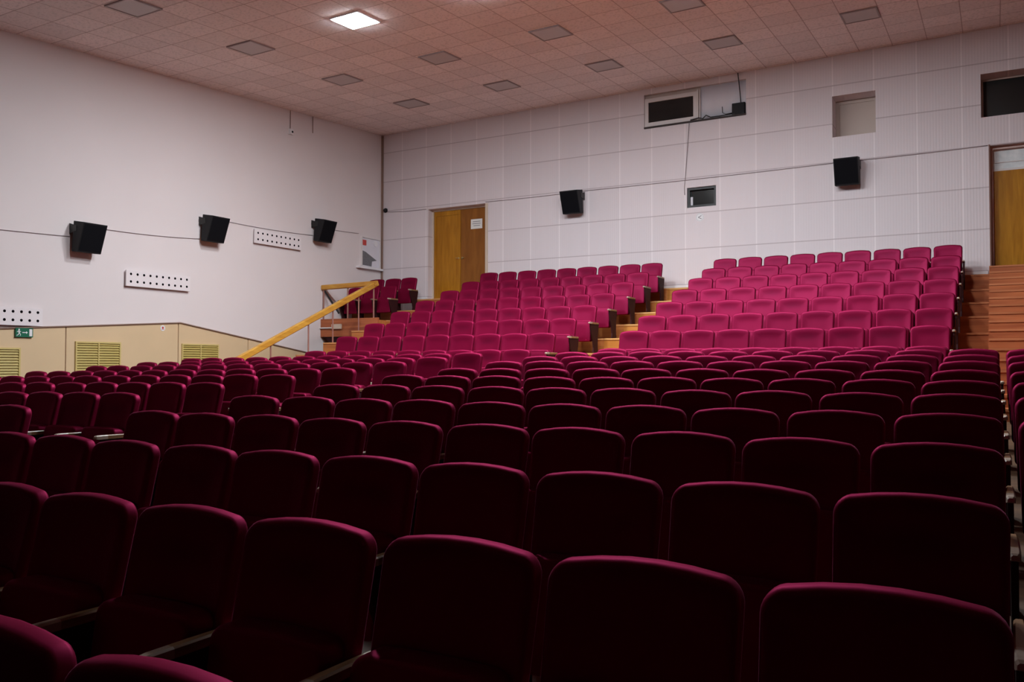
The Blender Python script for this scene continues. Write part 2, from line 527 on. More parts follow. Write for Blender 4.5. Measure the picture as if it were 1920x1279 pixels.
tag(back_wall().build('wall_back', M['panelwall']), 'pale wall of square panels behind the raised seats', 'wall', kind='structure')
for nm, x, lab in (('wall_left', XL, 'smooth pale plaster side wall with the black speakers'), ('wall_right', XR, 'unseen side wall beyond the wide stairs, darkened to cut bounced light')):
    b = MB()
    s = -1 if nm == 'wall_left' else 1
    b.box(W(min(x, x + s * 0.3), YF - 0.3, -2.2), W(max(x, x + s * 0.3), YB + 0.3, 7.2))
    tag(b.build(nm, M['wall'] if s < 0 else M['darkwall']), lab, 'wall', kind='structure')
b = MB()
# stage front: unseen pleated drapes added in black to keep the near seats dark
nx = 160
for i in range(nx + 1):
    x = XL + (XR - XL) * i / nx
    yy = YF + 0.10 * math.sin(i * 1.3)
    b.v += [tuple(W(x, yy, -2.0)), tuple(W(x, yy, 6.6))]
b.f = [(2 * i, 2 * i + 2, 2 * i + 3, 2 * i + 1) for i in range(nx)]
b.mi = [0] * nx
tag(b.build('wall_front', M['blackout'], smooth=True), 'unseen black pleated drapes added at the stage end to absorb light', 'wall', kind='structure')

# corner strip and baseboard
b = MB()
b.box(W(XL + 0.005, YB - 0.055, 0.3), W(XL + 0.05, YB - 0.005, ceil_h(XL, YB) - 0.02))
tag(b.build('trim_1', M['trim']), 'thin brown strip up the corner of the two walls', 'trim', kind='structure')
for i, (x0, x1) in enumerate(((-15.25, -13.76), (-11.8, -0.12))):
    b = MB()
    b.box(W(x0, YB - 0.03, 1.757), W(x1, YB - 0.002, 1.86))
    tag(b.build('baseboard_back', M['white']), ('white skirting in the corner beside the double door', 'white skirting behind the top row of seats')[i], 'baseboard', kind='structure')

# ------------------------------------------------------------------ side wall: wainscot, louvres, signs
WT = 0.035
top = [(YF, -0.20), (12.506, 0.874), (18.6, -0.05)]


def wtop(y):
    for (a, ha), (c, hc) in zip(top, top[1:]):
        if a <= y <= c:
            return ha + (hc - ha) * (y - a) / (c - a)


ends = [YF, 4.9, 7.4, 9.916, 12.47, 14.442, 16.5, 18.6]
w = MB()
for a, c in zip(ends, ends[1:]):
    mids = [p for p in (12.506,) if a < p < c]
    ys = [a + 0.012] + mids + [c - 0.012]
    pf = [(ys[0] * K, -2.1 * K + CAMZ)] + [(y * K, wtop(y) * K + CAMZ) for y in ys] + [(ys[-1] * K, -2.1 * K + CAMZ)]
    w.prism(pf, (XL + 0.001) * K, (XL + WT) * K, 'X')
wt = tag(w.build('trim_2', M['wain']), 'beige panelled wainscot along the side wall with a peaked top edge', 'wainscot', kind='structure')
m = MB()
for (a, ha), (c, hc) in zip(top, top[1:]):
    m.beam(W(XL + 0.03, a, ha + 0.008), W(XL + 0.03, c, hc + 0.008), 0.06, 0.022)
m.build('cap_moulding', M['trim'], wt)


def louvre(y0, y1, ztop, label, halves=2):
    r = tag(empty('louvre_grille', W(XL + WT, (y0 + y1) / 2, ztop - 0.8)), label, 'grille', 'louvred grilles along the wainscot')
    hw, hh = (y1 - y0) / 2 * K, 0.8 * K
    f = MB()
    t = 0.028
    for a, c in (((-hw, 0), (hw, t)), ((-hw, hh - t), (hw, hh)), ((-hw, t), (-hw + t, hh - t)), ((hw - t, t), (hw, hh - t)), ((-0.012, t), (0.012, hh - t))):
        f.box((0.0, a[0], a[1]), (0.03, c[0], c[1]))
    f.build('frame', M['louverframe'], r)
    for s in (0, 1):
        a, c = (-hw + t, -0.012) if s == 0 else (0.012, hw - t)
        sl = MB()
        sl.box((0.001, a, t), (0.006, c, hh - t))
        nsl = 15
        for i in range(nsl):
            z = t + (hh - 2 * t) * (i + 0.5) / nsl
            sl.add(
                [(0.006, a, z + 0.016), (0.022, a, z - 0.014), (0.025, a, z - 0.011), (0.009, a, z + 0.019), (0.006, c, z + 0.016), (0.022, c, z - 0.014), (0.025, c, z - 0.011), (0.009, c, z + 0.019)],
                [(0, 1, 2, 3), (7, 6, 5, 4), (0, 4, 5, 1), (1, 5, 6, 2), (2, 6, 7, 3), (3, 7, 4, 0)])
        sl.build('louvre_panel', M['louver'], r)


louvre(8.07, 9.044, 0.282, 'yellow louvred grille under the green exit sign')
louvre(10.10, 11.07, 0.425, 'yellow louvred grille in the wainscot between two panel seams')
louvre(12.55, 13.555, 0.432, 'yellow louvred grille under the sloping end of the wainscot')

# exit sign: running figure, arrow, door
r = tag(empty('exit_sign', W(XL + WT, 9.10, 0.475)), 'green exit sign with white running figure, arrow and doorway on the beige wainscot', 'sign')
b = MB()
b.box((0.0, -0.145, 0.0), (0.035, 0.145, 0.152))
b.build('housing', M['green'], r)
X_ = 0.0355


def flat(m, pts, x=X_):
    m.add([(x, p[0], p[1]) for p in pts] + [(x + 0.002, p[0], p[1]) for p in pts],
          [tuple(range(len(pts))), tuple(range(2 * len(pts) - 1, len(pts) - 1, -1))] + [(i, (i + 1) % len(pts), (i + 1) % len(pts) + len(pts), i + len(pts)) for i in range(len(pts))])


b = MB()
b.disc((X_, -0.088, 0.124), 0.013, (1, 0, 0), 0.002, 14)
for pts in ([(-0.105, 0.108), (-0.080, 0.112), (-0.074, 0.068), (-0.096, 0.066)],      # trunk
            [(-0.084, 0.106), (-0.056, 0.092), (-0.059, 0.084), (-0.086, 0.094)],       # arm ahead
            [(-0.100, 0.108), (-0.126, 0.086), (-0.120, 0.079), (-0.096, 0.096)],       # arm behind
            [(-0.080, 0.070), (-0.058, 0.048), (-0.064, 0.020), (-0.073, 0.022), (-0.069, 0.045), (-0.090, 0.064)],   # leg ahead
            [(-0.094, 0.068), (-0.104, 0.044), (-0.130, 0.030), (-0.127, 0.022), (-0.096, 0.036), (-0.084, 0.064)]):  # leg behind
    flat(b, pts)
b.build('running_figure', M['white'], r)
b = MB()
flat(b, [(-0.035, 0.070), (0.030, 0.070), (0.030, 0.054), (0.056, 0.077), (0.030, 0.100), (0.030, 0.084), (-0.035, 0.084)])
b.build('arrow', M['white'], r)
b = MB()
flat(b, [(0.082, 0.018), (0.130, 0.018), (0.130, 0.134), (0.082, 0.134)])
b.build('doorway_symbol', M['white'], r)

# small white sign
r = tag(empty('wall_sign', W(XL + WT, 12.07, 0.70)), 'small white round notice on the wainscot near its peak', 'sign')
b = MB()
b.disc((0.001, 0, 0.045), 0.055, (1, 0, 0), 0.006, 24)
b.build('plate', M['white'], r)
b = MB()
b.disc((0.007, 0.0, 0.052), 0.022, (1, 0, 0), 0.002, 16)
b.box((0.007, -0.03, 0.018), (0.009, 0.03, 0.026))
b.build('symbol', M['red'], r)


def holed_panel(y0, y1, z0, z1, label):  # perforated wall panel, its holes drawn as dark discs
    m = MB()
    x0, x1 = XL + 0.045, XL + 0.075
    m.box(W(x0, y0, z0), W(x1, y1, z1), 0)
    for yy in (y0 + 0.12, y1 - 0.12):                        # stand-offs
        m.box(W(XL, yy - 0.03, z0 + 0.08), W(x0, yy + 0.03, z1 - 0.08), 0)
    for i in range(10):
        for j in range(2):
            y = y0 + 0.108 + 0.153 * i * (y1 - y0) / 1.576
            z = z0 + 0.094 + 0.153 * j
            m.disc(W(x1, y, z), 0.0235, (1, 0, 0), 0.0015, 14, 1)
    tag(m.build('perforated_panel', [M['panelwhite'], M['hole']]), label, 'wall panel', 'perforated white panels on the side wall')


holed_panel(7.87, 9.433, 0.685, 1.005, 'white panel with two rows of holes just above the green exit sign')
holed_panel(11.16, 12.736, 1.573, 1.897, 'white panel with two rows of holes alone on the wall above the wainscot')
holed_panel(14.582, 16.137, 2.868, 3.195, 'white panel with two rows of holes up between two speakers')


# ------------------------------------------------------------------ speakers
def speaker(origin, rot, label):
    """origin: point on the wall under the box; local +x leaves the wall"""
    r = tag(empty('wall_speaker', origin), label, 'speaker', 'black speakers on the walls')
    r.rotation_euler = (0, 0, rot)
    w2 = 0.245 * K
    pf = [(0.07 * K, 0.02 * K), (0.25 * K, 0.0), (0.45 * K, 0.545 * K), (0.12 * K, 0.60 * K)]
    m = MB()
    m.prism(pf, -w2, w2, 'Y')
    me = m.build('cabinet', M['black'], r)
    bv = me.modifiers.new('edge', 'BEVEL')
    bv.width = 0.008
    bv.segments = 2
    g = MB()
    a, c = Vector((0.25 * K, 0, 0.0)), Vector((0.45 * K, 0, 0.545 * K))
    d = (c - a)
    nrm = Vector((d.z, 0, -d.x)).normalized()
    p0, p1 = a + d * 0.05 + nrm * 0.004, a + d * 0.95 + nrm * 0.004
    yw = w2 - 0.018
    q = [p0 + Vector((0, -yw, 0)), p0 + Vector((0, yw, 0)), p1 + Vector((0, yw, 0)), p1 + Vector((0, -yw, 0))]
    q2 = [v - nrm * 0.012 for v in q]
    g.add(q + q2, [(0, 1, 2, 3), (7, 6, 5, 4), (0, 4, 5, 1), (1, 5, 6, 2), (2, 6, 7, 3), (3, 7, 4, 0)])
    g.build('grille', M['grille'], r)
    k = MB()
    k.box((0, -0.05, 0.28 * K), (0.008, 0.05, 0.60 * K))
    for s in (-1, 1):
        y = s * (w2 + 0.004)
        k.add([(0.004, y - 0.003, 0.36 * K), (0.004, y - 0.003, 0.56 * K), (0.22 * K, y - 0.003, 0.50 * K), (0.22 * K, y - 0.003, 0.40 * K),
               (0.004, y + 0.003, 0.36 * K), (0.004, y + 0.003, 0.56 * K), (0.22 * K, y + 0.003, 0.50 * K), (0.22 * K, y + 0.003, 0.40 * K)],
              [(0, 1, 2, 3), (7, 6, 5, 4), (0, 4, 5, 1), (1, 5, 6, 2), (2, 6, 7, 3), (3, 7, 4, 0)])
    k.box((0.0, -w2 - 0.007, 0.44 * K), (0.010, w2 + 0.007, 0.50 * K))
    k.build('bracket', M['darkmetal'], r)


speaker(W(XL, 10.227, 2.115), 0, 'black wall speaker above the exit sign end of the plaster wall')
speaker(W(XL, 13.257, 2.70), 0, 'black wall speaker between the two upper perforated panels')
speaker(W(XL, 16.83, 3.145), 0, 'black wall speaker closest to the notice niche in the corner')
speaker(W(-9.19, YB, 3.755), -math.pi / 2, 'black speaker on the panelled wall beside the double door')
speaker(W(-2.72, YB, 3.81), -math.pi / 2, 'black speaker on the panelled wall below the square blocked niche')


def cable(pts, label, r=0.006, mat='cable', sag=0.0, n=14):
    P_ = [Vector(p) for p in pts]
    if len(P_) == 2:
        a, c = P_
        P_ = [a.lerp(c, i / n) - Vector((0, 0, sag * 4 * (i / n) * (1 - i / n))) for i in range(n + 1)]
    m = MB()
    m.tube(P_, r, 6)
    return tag(m.build('speaker_cord', M[mat], smooth=True), label, 'cable', 'cables along the walls')


xw = XL + 0.012
cable([W(xw, 5.0, 2.30), W(xw, 10.0, 2.42)], 'grey cable running along the side wall to the first speaker', sag=0.02)
cable([W(xw, 10.45, 2.66), W(xw, 13.04, 2.765)], 'grey cable strung between the speakers over the lower perforated panel', sag=0.03)
cable([W(xw, 13.5, 3.27), W(xw, 16.62, 3.315)], 'grey cable over the upper perforated panel to the corner speaker', sag=0.03)
cable([W(xw, 17.0, 3.56), W(xw, 18.45, 3.61)], 'short grey cable from the corner speaker to the notice niche', sag=0.01)
yw_ = YB - 0.014
cable([W(-15.15, yw_, 4.35), W(-13.78, yw_, 4.312)], 'grey cable from the corner dome to the double door', sag=0.015)
cable([W(-11.85, yw_, 4.335), W(-9.35, yw_, 4.335)], 'grey cable from the double door lintel to the speaker', sag=0.01)
cable([W(-9.0, yw_, 4.345), W(-2.95, yw_, 4.362)], 'long grey cable between the two speakers on the panelled wall', sag=0.015)
cable([W(-2.5, yw_, 4.36), W(-0.10, yw_, 4.378)], 'grey cable from the speaker under the niche to the glossy door', sag=0.008)
cable([W(-6.232, yw_, 5.70), W(-6.27, yw_, 5.2), W(-6.322, yw_, 4.558), W(-6.345, yw_, 4.30), W(-6.358, yw_, 4.157), W(-6.35, yw_, 3.99)], 'thin brown wire hanging from the upper window to the projection port', r=0.007)

# dome camera in the corner, small sensor and conduits below the ceiling
r = tag(empty('dome_camera', W(-15.2, YB, 4.40)), 'small dark dome camera in the corner of the two walls', 'camera')
b = MB()
for i in range(9):
    a = math.pi / 2 * i / 8
    for k in range(16):
        t = 2 * math.pi * k / 16
        b.v.append((0.055 * math.cos(a) * math.cos(t), -0.02 - 0.05 * math.sin(a), 0.055 * math.cos(a) * math.sin(t)))
b.f = [(i * 16 + k, i * 16 + (k + 1) % 16, (i + 1) * 16 + (k + 1) % 16, (i + 1) * 16 + k) for i in range(8) for k in range(16)]
b.mi = [0] * len(b.f)
b.build('dome', M['black'], r, smooth=True)
b = MB()
b.disc((0, 0, 0), 0.06, (0, -1, 0), 0.02, 20)
b.build('base', M['darkmetal'], r)
r = tag(empty('wall_sensor', W(XL, 15.79, 5.74)), 'small white sensor box high on the side wall under a drop of conduit', 'sensor')
b = MB()
b.box((0, -0.05, 0), (0.06, 0.05, 0.12))
b.build('case', M['white'], r)
b = MB()
b.disc((0.06, 0.02, 0.06), 0.025, (1, 0, 0), 0.006, 14)
b.build('lens', M['black'], r)
b = MB()
b.tube([(0.012, 0, 0.12), (0.012, 0, (ceil_h(XL, 15.79) - 5.74) * K - 0.01)], 0.008, 6)
b.build('conduit', M['trim'], r)
b = MB()
b.tube([W(XL + 0.012, 16.6, 5.97), W(XL + 0.012, 16.6, ceil_h(XL, 16.6) - 0.01)], 0.009, 6)
tag(b.build('conduit', M['trim']), 'short brown conduit stub dropping from the ceiling by the sensor', 'conduit')

# notice niche by the corner
r = tag(empty('notice_board', W(XL, 18.97, 2.70)), 'pale glazed notice board with red label, white dial and grey print', 'notice board')
hw = 0.415 * K
b = MB()
for a, c in (((-hw, 0), (hw, 0.02)), ((-hw, 0.745), (hw, 0.77)), ((-hw, 0.02), (-hw + 0.022, 0.745)), ((hw - 0.022, 0.02), (hw, 0.745))):
    b.box((0, a[0], a[1]), (0.045, c[0], c[1]))
b.build('frame', M['greyframe'], r)
b = MB()
b.box((0, -hw + 0.022, 0.02), (0.02, hw - 0.022, 0.745))
b.build('backing', M['blind'], r)
b = MB()
b.box((0.02, -hw + 0.025, 0.555), (0.03, -hw + 0.19, 0.69))
b.build('red_label', M['red'], r)
b = MB()
b.disc((0.02, 0.185, 0.645), 0.075, (1, 0, 0), 0.02, 24)
b.build('dial', M['white'], r)
b = MB()
pts = [(-0.35, 0.05), (0.03, 0.04), (0.05, 0.17), (0.24, 0.21), (0.02, 0.30), (-0.20, 0.39), (-0.35, 0.42)]
b.add([(0.0205, y, z) for y, z in pts] + [(0.024, y, z) for y, z in pts], [tuple(range(7)), tuple(range(13, 6, -1))] + [(i, (i + 1) % 7, (i + 1) % 7 + 7, i + 7) for i in range(7)])
b.build('print', M['greyprint'], r)
b = MB()
b.box((0, -0.56, -0.045), (0.11, 0.40, 0.0))
b.build('ledge', M['white'], r)


# ------------------------------------------------------------------ doors and windows of the back wall
def hole_empty(nm, label, cat):
    x0, x1, z0, z1 = HOLES[nm]
    o = empty(nm, W((x0 + x1) / 2, YB, z0))
    tag(o, label, cat, kind='structure')
    return o, (x1 - x0) * K, (z1 - z0) * K, DEEP[nm] * K


r, w_, h_, d_ = hole_empty('door_1', 'double wooden door with white notice in the panelled wall', 'door')
b = MB()
t = 0.045
b.box((-w_ / 2, d_ - 0.05, 0), (-w_ / 2 + t, d_ + 0.02, h_))
b.box((w_ / 2 - t, d_ - 0.05, 0), (w_ / 2, d_ + 0.02, h_))
b.box((-w_ / 2 + t, d_ - 0.06, h_ - t), (w_ / 2 - t, d_ + 0.02, h_))
for s in (1,):
    b.box((w_ / 2, -0.02, 0), (w_ / 2 + 0.07, 0.0, h_))
b.build('door_frame', M['jamb'], r)
for s, mat in ((-1, 'doorplank'), (1, 'doorplain')):
    a, c = (-w_ / 2 + t + 0.003, -0.003) if s < 0 else (0.003, w_ / 2 - t - 0.003)
    b = MB()
    b.box((a, d_ - 0.02, 0.008), (c, d_ + 0.02, h_ - t - 0.004))
    if s < 0:
        for (p, q) in (((a, 0.008), (a + 0.06, h_ - t - 0.004)), ((c - 0.06, 0.008), (c, h_ - t - 0.004)), ((a + 0.06, h_ - t - 0.12), (c - 0.06, h_ - t - 0.004))):
            b.box((p[0], d_ - 0.032, p[1]), (q[0], d_ - 0.019, q[1]))
    lf = b.build('door_leaf', M[mat], r)
    k = MB()
    xx = c - 0.05 if s < 0 else a + 0.05
    k.tube([(xx, d_ - 0.03, 1.05), (xx, d_ - 0.075, 1.05), (xx + s * -0.0 - 0.07 * (1 if s < 0 else -1), d_ - 0.075, 1.05)], 0.009, 8)
    k.disc((xx, d_ - 0.034, 1.05), 0.024, (0, -1, 0), 0.006, 16)
    k.build('handle', M['brass'], lf)
    if s > 0:
        k = MB()
        cx, cz = (-12.28 + 12.784) * K * 1.012, (3.79 - 1.755) * K * 1.012
        k.box((cx - 0.165, d_ - 0.027, cz - 0.12), (cx + 0.165, d_ - 0.0205, cz + 0.12), 0)
        for i, (l0, l1) in enumerate(((-0.11, 0.11), (-0.12, 0.12), (-0.09, 0.10))):
            k.box((cx + l0, d_ - 0.0285, cz + 0.05 - i * 0.05), (cx + l1, d_ - 0.0268, cz + 0.065 - i * 0.05), 1)
        k.build('notice', [M['paper'], M['ink']], lf)

r, w_, h_, d_ = hole_empty('door_2', 'glossy honey coloured door with glass transom at the head of the wide stairs', 'door')
b = MB()
b.box((-w_ / 2 + 0.0, d_ - 0.10, 0), (-w_ / 2 + 0.045, d_ + 0.04, h_))
b.box((w_ / 2 - 0.05, d_ - 0.10, 0), (w_ / 2, d_ + 0.04, h_))
b.box((-w_ / 2 + 0.045, d_ - 0.10, h_ - 0.05), (w_ / 2 - 0.05, d_ + 0.04, h_))
b.build('door_frame', M['pinkjamb'], r)
b = MB()
b.box((-w_ / 2 - 0.02, -0.015, 0), (-w_ / 2, 0.0, h_ + 0.02))
b.box((-w_ / 2 + 0.0, 0.0, 0.0), (-w_ / 2 + 0.006, d_ - 0.11, h_))
b.build('architrave', M['brownjamb'], r)
zt = h_ - 0.42
b = MB()
b.box((-w_ / 2 + 0.047, d_ - 0.03, 0.006), (w_ / 2 - 0.052, d_ + 0.02, zt - 0.02))
lf = b.build('door_leaf', M['doorplank'], r)
k = MB()
k.disc((w_ / 2 - 0.14, d_ - 0.03, 1.0), 0.022, (0, -1, 0), 0.05, 16)
k.build('handle', M['darkmetal'], lf)
b = MB()
b.box((-w_ / 2 + 0.047, d_ - 0.01, zt + 0.02), (w_ / 2 - 0.052, d_ + 0.0, h_ - 0.052))
b.build('transom_pane', M['transom'], r)
b = MB()
b.box((-w_ / 2 + 0.047, d_ - 0.03, zt - 0.02), (w_ / 2 - 0.052, d_ + 0.02, zt + 0.02))
b.box((-w_ / 2 + 0.047, d_ - 0.025, zt + 0.13), (w_ / 2 - 0.052, d_ - 0.01, zt + 0.145))
b.build('transom_bar', M['greyframe'], r)


def frame_mb(x0, x1, z0, z1, t, y0, y1):
    m = MB()
    m.box((x0, y0, z0), (x1, y1, z0 + t))
    m.box((x0, y0, z1 - t), (x1, y1, z1))
    m.box((x0, y0, z0 + t), (x0 + t, y1, z1 - t))
    m.box((x1 - t, y0, z0 + t), (x1, y1, z1 - t))
    return m


# window 1: dark pane in a pale frame, the other half closed by a pale sheet
r, w_, h_, d_ = hole_empty('window_1', 'high booth window, one half dark glass and one half closed by a pale sheet', 'window')
cx = -6.13
xm = (-6.03 + 6.13) * K
xa, xb = -w_ / 2, xm
frame_mb(xa + 0.005, xb - 0.02, 0.03, h_ - 0.09, 0.085, 0.02, 0.08).build('frame', M['greyframe'], r)
b = MB()
b.box((xa + 0.07, 0.05, 0.1), (xb - 0.09, 0.06, h_ - 0.16))
b.build('pane', M['darkglass'], r)
b = MB()
b.box((xb - 0.018, 0.0, 0.02), (xb + 0.012, 0.09, h_ - 0.06))
b.box((xb + 0.02, 0.03, 0.02), (xb + 0.045, 0.09, h_ - 0.06))
b.build('mullion', M['greyframe'], r)
b = MB()
n = 24
for i in range(n + 1):
    x = xb + 0.046 + (w_ / 2 - xb - 0.046) * i / n
    yy = 0.085 + 0.008 * math.sin(i * 0.9)
    b.v += [(x, yy, 0.02), (x, yy, h_)]
b.f = [(2 * i, 2 * i + 2, 2 * i + 3, 2 * i + 1) for i in range(n)]
b.mi = [0] * n
sh = b.build('sheet', M['blind'], r, smooth=True)
so = sh.modifiers.new('thick', 'SOLIDIFY')
so.thickness = 0.01
b = MB()
b.box((xa + 0.005, -0.03, -0.02), (w_ / 2 - 0.005, d_, 0.012))
b.build('sill', M['sill'], r)
b = MB()
b.box((xa + 0.005, 0.085, h_ - 0.09), (xb + 0.04, 0.15, h_ - 0.005))
b.build('head_board', M['beigeboard'], r)
# loose equipment on that sill
r = tag(empty('equipment_box', W(-5.08, YB + 0.05, 5.735)), 'black box sitting at the end of the high window sill', 'equipment')
b = MB()
b.box((-0.135, -0.05, 0), (0.135, 0.05, 0.235), bevel=0.012)
b.build('case', M['black'], r)
b = MB()
for s in (-0.10, 0.10):
    b.box((s - 0.02, -0.055, 0.0), (s + 0.02, 0.055, 0.02))
b.build('foot', M['darkmetal'], r)
b = MB()
b.tube([W(-5.024, YB + 0.02, 5.98), W(-5.035, YB + 0.0, 6.2), W(-5.06, YB - 0.02, 6.5), W(-5.079, YB - 0.03, ceil_h(-5.08, YB) - 0.01)], 0.010, 8)
tag(b.build('power_cable', M['blackcable'], smooth=True), 'black cable dropping from the ceiling to the box on the high sill', 'cable', 'cables at the high window')
b = MB()
b.tube([W(-5.23, YB + 0.06, 5.80), W(-5.38, YB + 0.06, 5.79), W(-5.46, YB + 0.06, 5.83), W(-5.47, YB + 0.07, 5.98)], 0.007, 6)
tag(b.build('power_cable', M['blackcable'], smooth=True), 'black cable looping up the pale sheet beside the box', 'cable', 'cables at the high window')
b = MB()
b.tube([W(-5.22, YB - 0.02, 5.755), W(-5.5, YB - 0.03, 5.74), W(-5.72, YB - 0.02, 5.745), W(-5.82, YB - 0.04, 5.80), W(-5.9, YB - 0.03, 5.735), W(-6.0, YB - 0.02, 5.77), W(-6.2, YB - 0.035, 5.74)], 0.012, 6)
tag(b.build('power_cable', M['blackcable'], smooth=True), 'wavy black cable lying along the high window sill', 'cable', 'cables at the high window')

# window 2: projection port
r, w_, h_, d_ = hole_empty('window_2', 'dark projection port above the round notice', 'window')
frame_mb(-w_ / 2 + 0.002, w_ / 2 - 0.002, 0.002, h_ - 0.002, 0.05, 0.03, 0.12).build('frame', M['blackcable'], r)
b = MB()
b.box((-w_ / 2 + 0.05, 0.10, 0.05), (w_ / 2 - 0.05, 0.11, h_ - 0.05))
b.build('pane', M['darkglass'], r)
b = MB()
b.box((-w_ / 2 + 0.055, 0.075, 0.06), (-w_ / 2 + 0.105, 0.098, 0.24))
b.build('clip', M['blind'], r)
# window 3: niche closed by a beige board
r, w_, h_, d_ = hole_empty('window_3', 'square niche closed by a beige board', 'window')
frame_mb(-w_ / 2 + 0.002, w_ / 2 - 0.002, 0.002, h_ - 0.002, 0.07, d_ - 0.04, d_ + 0.02).build('frame', M['beigeboard'], r)
b = MB()
b.box((-w_ / 2 + 0.07, d_ - 0.02, 0.07), (w_ / 2 - 0.07, d_, h_ - 0.07))
b.build('board', M['beigeboard'], r)
# window 4
r, w_, h_, d_ = hole_empty('window_4', 'black booth window above the glossy door', 'window')
frame_mb(-w_ / 2 + 0.002, w_ / 2 - 0.002, 0.002, h_ - 0.002, 0.035, d_ - 0.09, d_ - 0.02).build('frame', M['beigeboard'], r)
b = MB()
b.box((-w_ / 2 + 0.035, d_ - 0.06, 0.035), (w_ / 2 - 0.035, d_ - 0.05, h_ - 0.035))
b.build('pane', M['blackroom'], r)

# round notice under the port
r = tag(empty('round_sign', W(-5.99, YB, 3.43)), 'round white notice with a grey chevron mark below the projection port', 'sign')
b = MB()
b.disc((0, -0.001, 0), 0.088, (0, -1, 0), 0.005, 28)
b.build('plate', M['white'], r)
b = MB()
for s in (1, -1):
    b.beam((-0.035, -0.0075, 0), (0.035, -0.0075, s * 0.035), 0.004, 0.014)
for k in range(28):
    a0, a1 = 2 * math.pi * k / 28, 2 * math.pi * (k + 0.6) / 28
    b.beam((0.076 * math.cos(a0), -0.0075, 0.076 * math.sin(a0)), (0.076 * math.cos(a1), -0.0075, 0.076 * math.sin(a1)), 0.003, 0.006)
b.build('mark', M['ink'], r)

# ------------------------------------------------------------------ platform in the corner with its railing
YP = 16.95
r = tag(empty('platform', W(-14.4, YP, TREAD['2'])), 'raised wooden platform in the corner carrying two short rows of seats', 'platform', kind='structure')
o = W(-14.4, YP, TREAD['2'])


def loc(x, y, h):
    return W(x, y, h) - o


b = MB()
b.box(loc(XL + 0.01, YP + 0.06, TREAD['8'] - 0.12), loc(-13.8, 18.19, TREAD['8']))
b.box(loc(XL + 0.01, 18.19, TREAD['8'] - 0.12), loc(-13.8, YB - 0.06, TREAD['9']))
b.box(loc(-13.8, YP + 0.06, 0.85), loc(-13.45, RISER['8'], TREAD['8']))
b.build('deck', M['step'], r)
b = MB()
b.box(loc(XL + 0.01, YP, 0.70), loc(-13.45, YP + 0.06, 1.16))
b.build('fascia', M['redstep'], r)
b = MB()
b.prism([(loc(XL + 0.10, YP, 0)[0], loc(0, YP, 0.70)[2]), (loc(-13.81, YP, 0)[0], loc(0, YP, 0.70)[2]), (loc(-13.81, YP, 0)[0], loc(0, YP, 0.42)[2]), (loc(XL + 0.45, YP, 0)[0], loc(0, YP, 0.42)[2])],
        loc(0, YP + 0.03, 0)[1], loc(0, YP + 0.9, 0)[1], 'Y')
b.build('bearer', M['frame'], r)
# white lamp fitting on the fascia
r = tag(empty('wall_light', W(-14.76, YP, 0.96)), 'small pale light box with a thin white bar on the platform front', 'light fitting')
b = MB()
b.box((-0.145, -0.05, -0.055), (0.145, -0.002, 0.055), bevel=0.006)
b.build('box', M['jamb'], r)
b = MB()
b.tube([(-0.53, -0.025, -0.03), (-0.145, -0.025, -0.03)], 0.016, 10)
b.build('bar', M['paper'], r)

r = tag(empty('stair_railing', W(-13.62, 17.0, 1.16)), 'yellow pine handrail on thin posts running down the steps from the platform', 'railing')
o = W(-13.62, 17.0, 1.16)
b = MB()
b.beam(loc(-13.62, 17.12, 2.04), loc(-13.62, 12.55, 0.06), 0.10, 0.125)
b.build('handrail', M['rail'], r)
b = MB()
b.beam(loc(XL + 0.02, 17.0, 1.99), loc(-13.55, 17.0, 2.02), 0.10, 0.115)
b.build('cross_rail', M['railx'], r)


def rail_h(y):
    return 2.04 + (0.06 - 2.04) * (17.12 - y) / (17.12 - 12.55) - 0.05


for x, y, z0 in ((-13.62, 13.5, TREAD['3']), (-13.62, 14.66, TREAD['5']), (-13.62, 15.48, TREAD['6']), (-13.62, 16.42, TREAD['7'])):
    b = MB()
    b.tube([loc(x, y, z0), loc(x, y, rail_h(y))], 0.016, 10)
    b.build('post', M['post'], r)
for x in (-15.27, -14.46, -13.62):
    b = MB()
    b.tube([loc(x, 17.0, 1.16), loc(x, 17.0, 1.95)], 0.018, 10)
    b.build('post', M['post'], r)
b = MB()
b.beam(loc(-15.24, 17.0, 1.90), loc(-14.75, 17.0, 1.30), 0.02, 0.045)
b.build('brace', M['darkmetal'], r)


# ------------------------------------------------------------------ theatre seats
def ring(hw, zb, zt, rc, crown, taper, n_side=5, n_c=6):
    """outline of a rounded pad in x,z; the top edge is slightly arched, the foot slightly narrower"""
    pts = []
    zb_, zt_ = zb, zt
    rc = max(min(rc, hw * 0.98, (zt - zb) * 0.49), 0.002)
    rb = rc * 0.6
    cs = [(hw - rb, zb_ + rb, rb, -90), (hw - rc, zt_ - rc, rc, 0), (-hw + rc, zt_ - rc, rc, 90), (-hw + rb, zb_ + rb, rb, 180)]
    for ci, (cx, cz, rr, a0) in enumerate(cs):
        arc = []
        for i in range(n_c + 1):
            a = math.radians(a0 + 90 * i / n_c)
            arc.append((cx + rr * math.cos(a), cz + rr * math.sin(a)))
        pts += arc
        nx_ = cs[(ci + 1) % 4]
        a = math.radians(nx_[3])
        q = (nx_[0] + nx_[2] * math.cos(a), nx_[1] + nx_[2] * math.sin(a))
        p = arc[-1]
        for i in range(1, n_side):
            t = i / n_side
            pts.append((p[0] + (q[0] - p[0]) * t, p[1] + (q[1] - p[1]) * t))
    out = []
    for x, z in pts:
        f = (z - zb) / max(zt - zb, 1e-6)
        x2 = x * (1 - taper * (1 - f))
        z2 = z + crown * max(0.0, f - 0.5) * 2 * (1 - (x / max(hw, 1e-6)) ** 2)
        out.append((x2, z2))
    return out


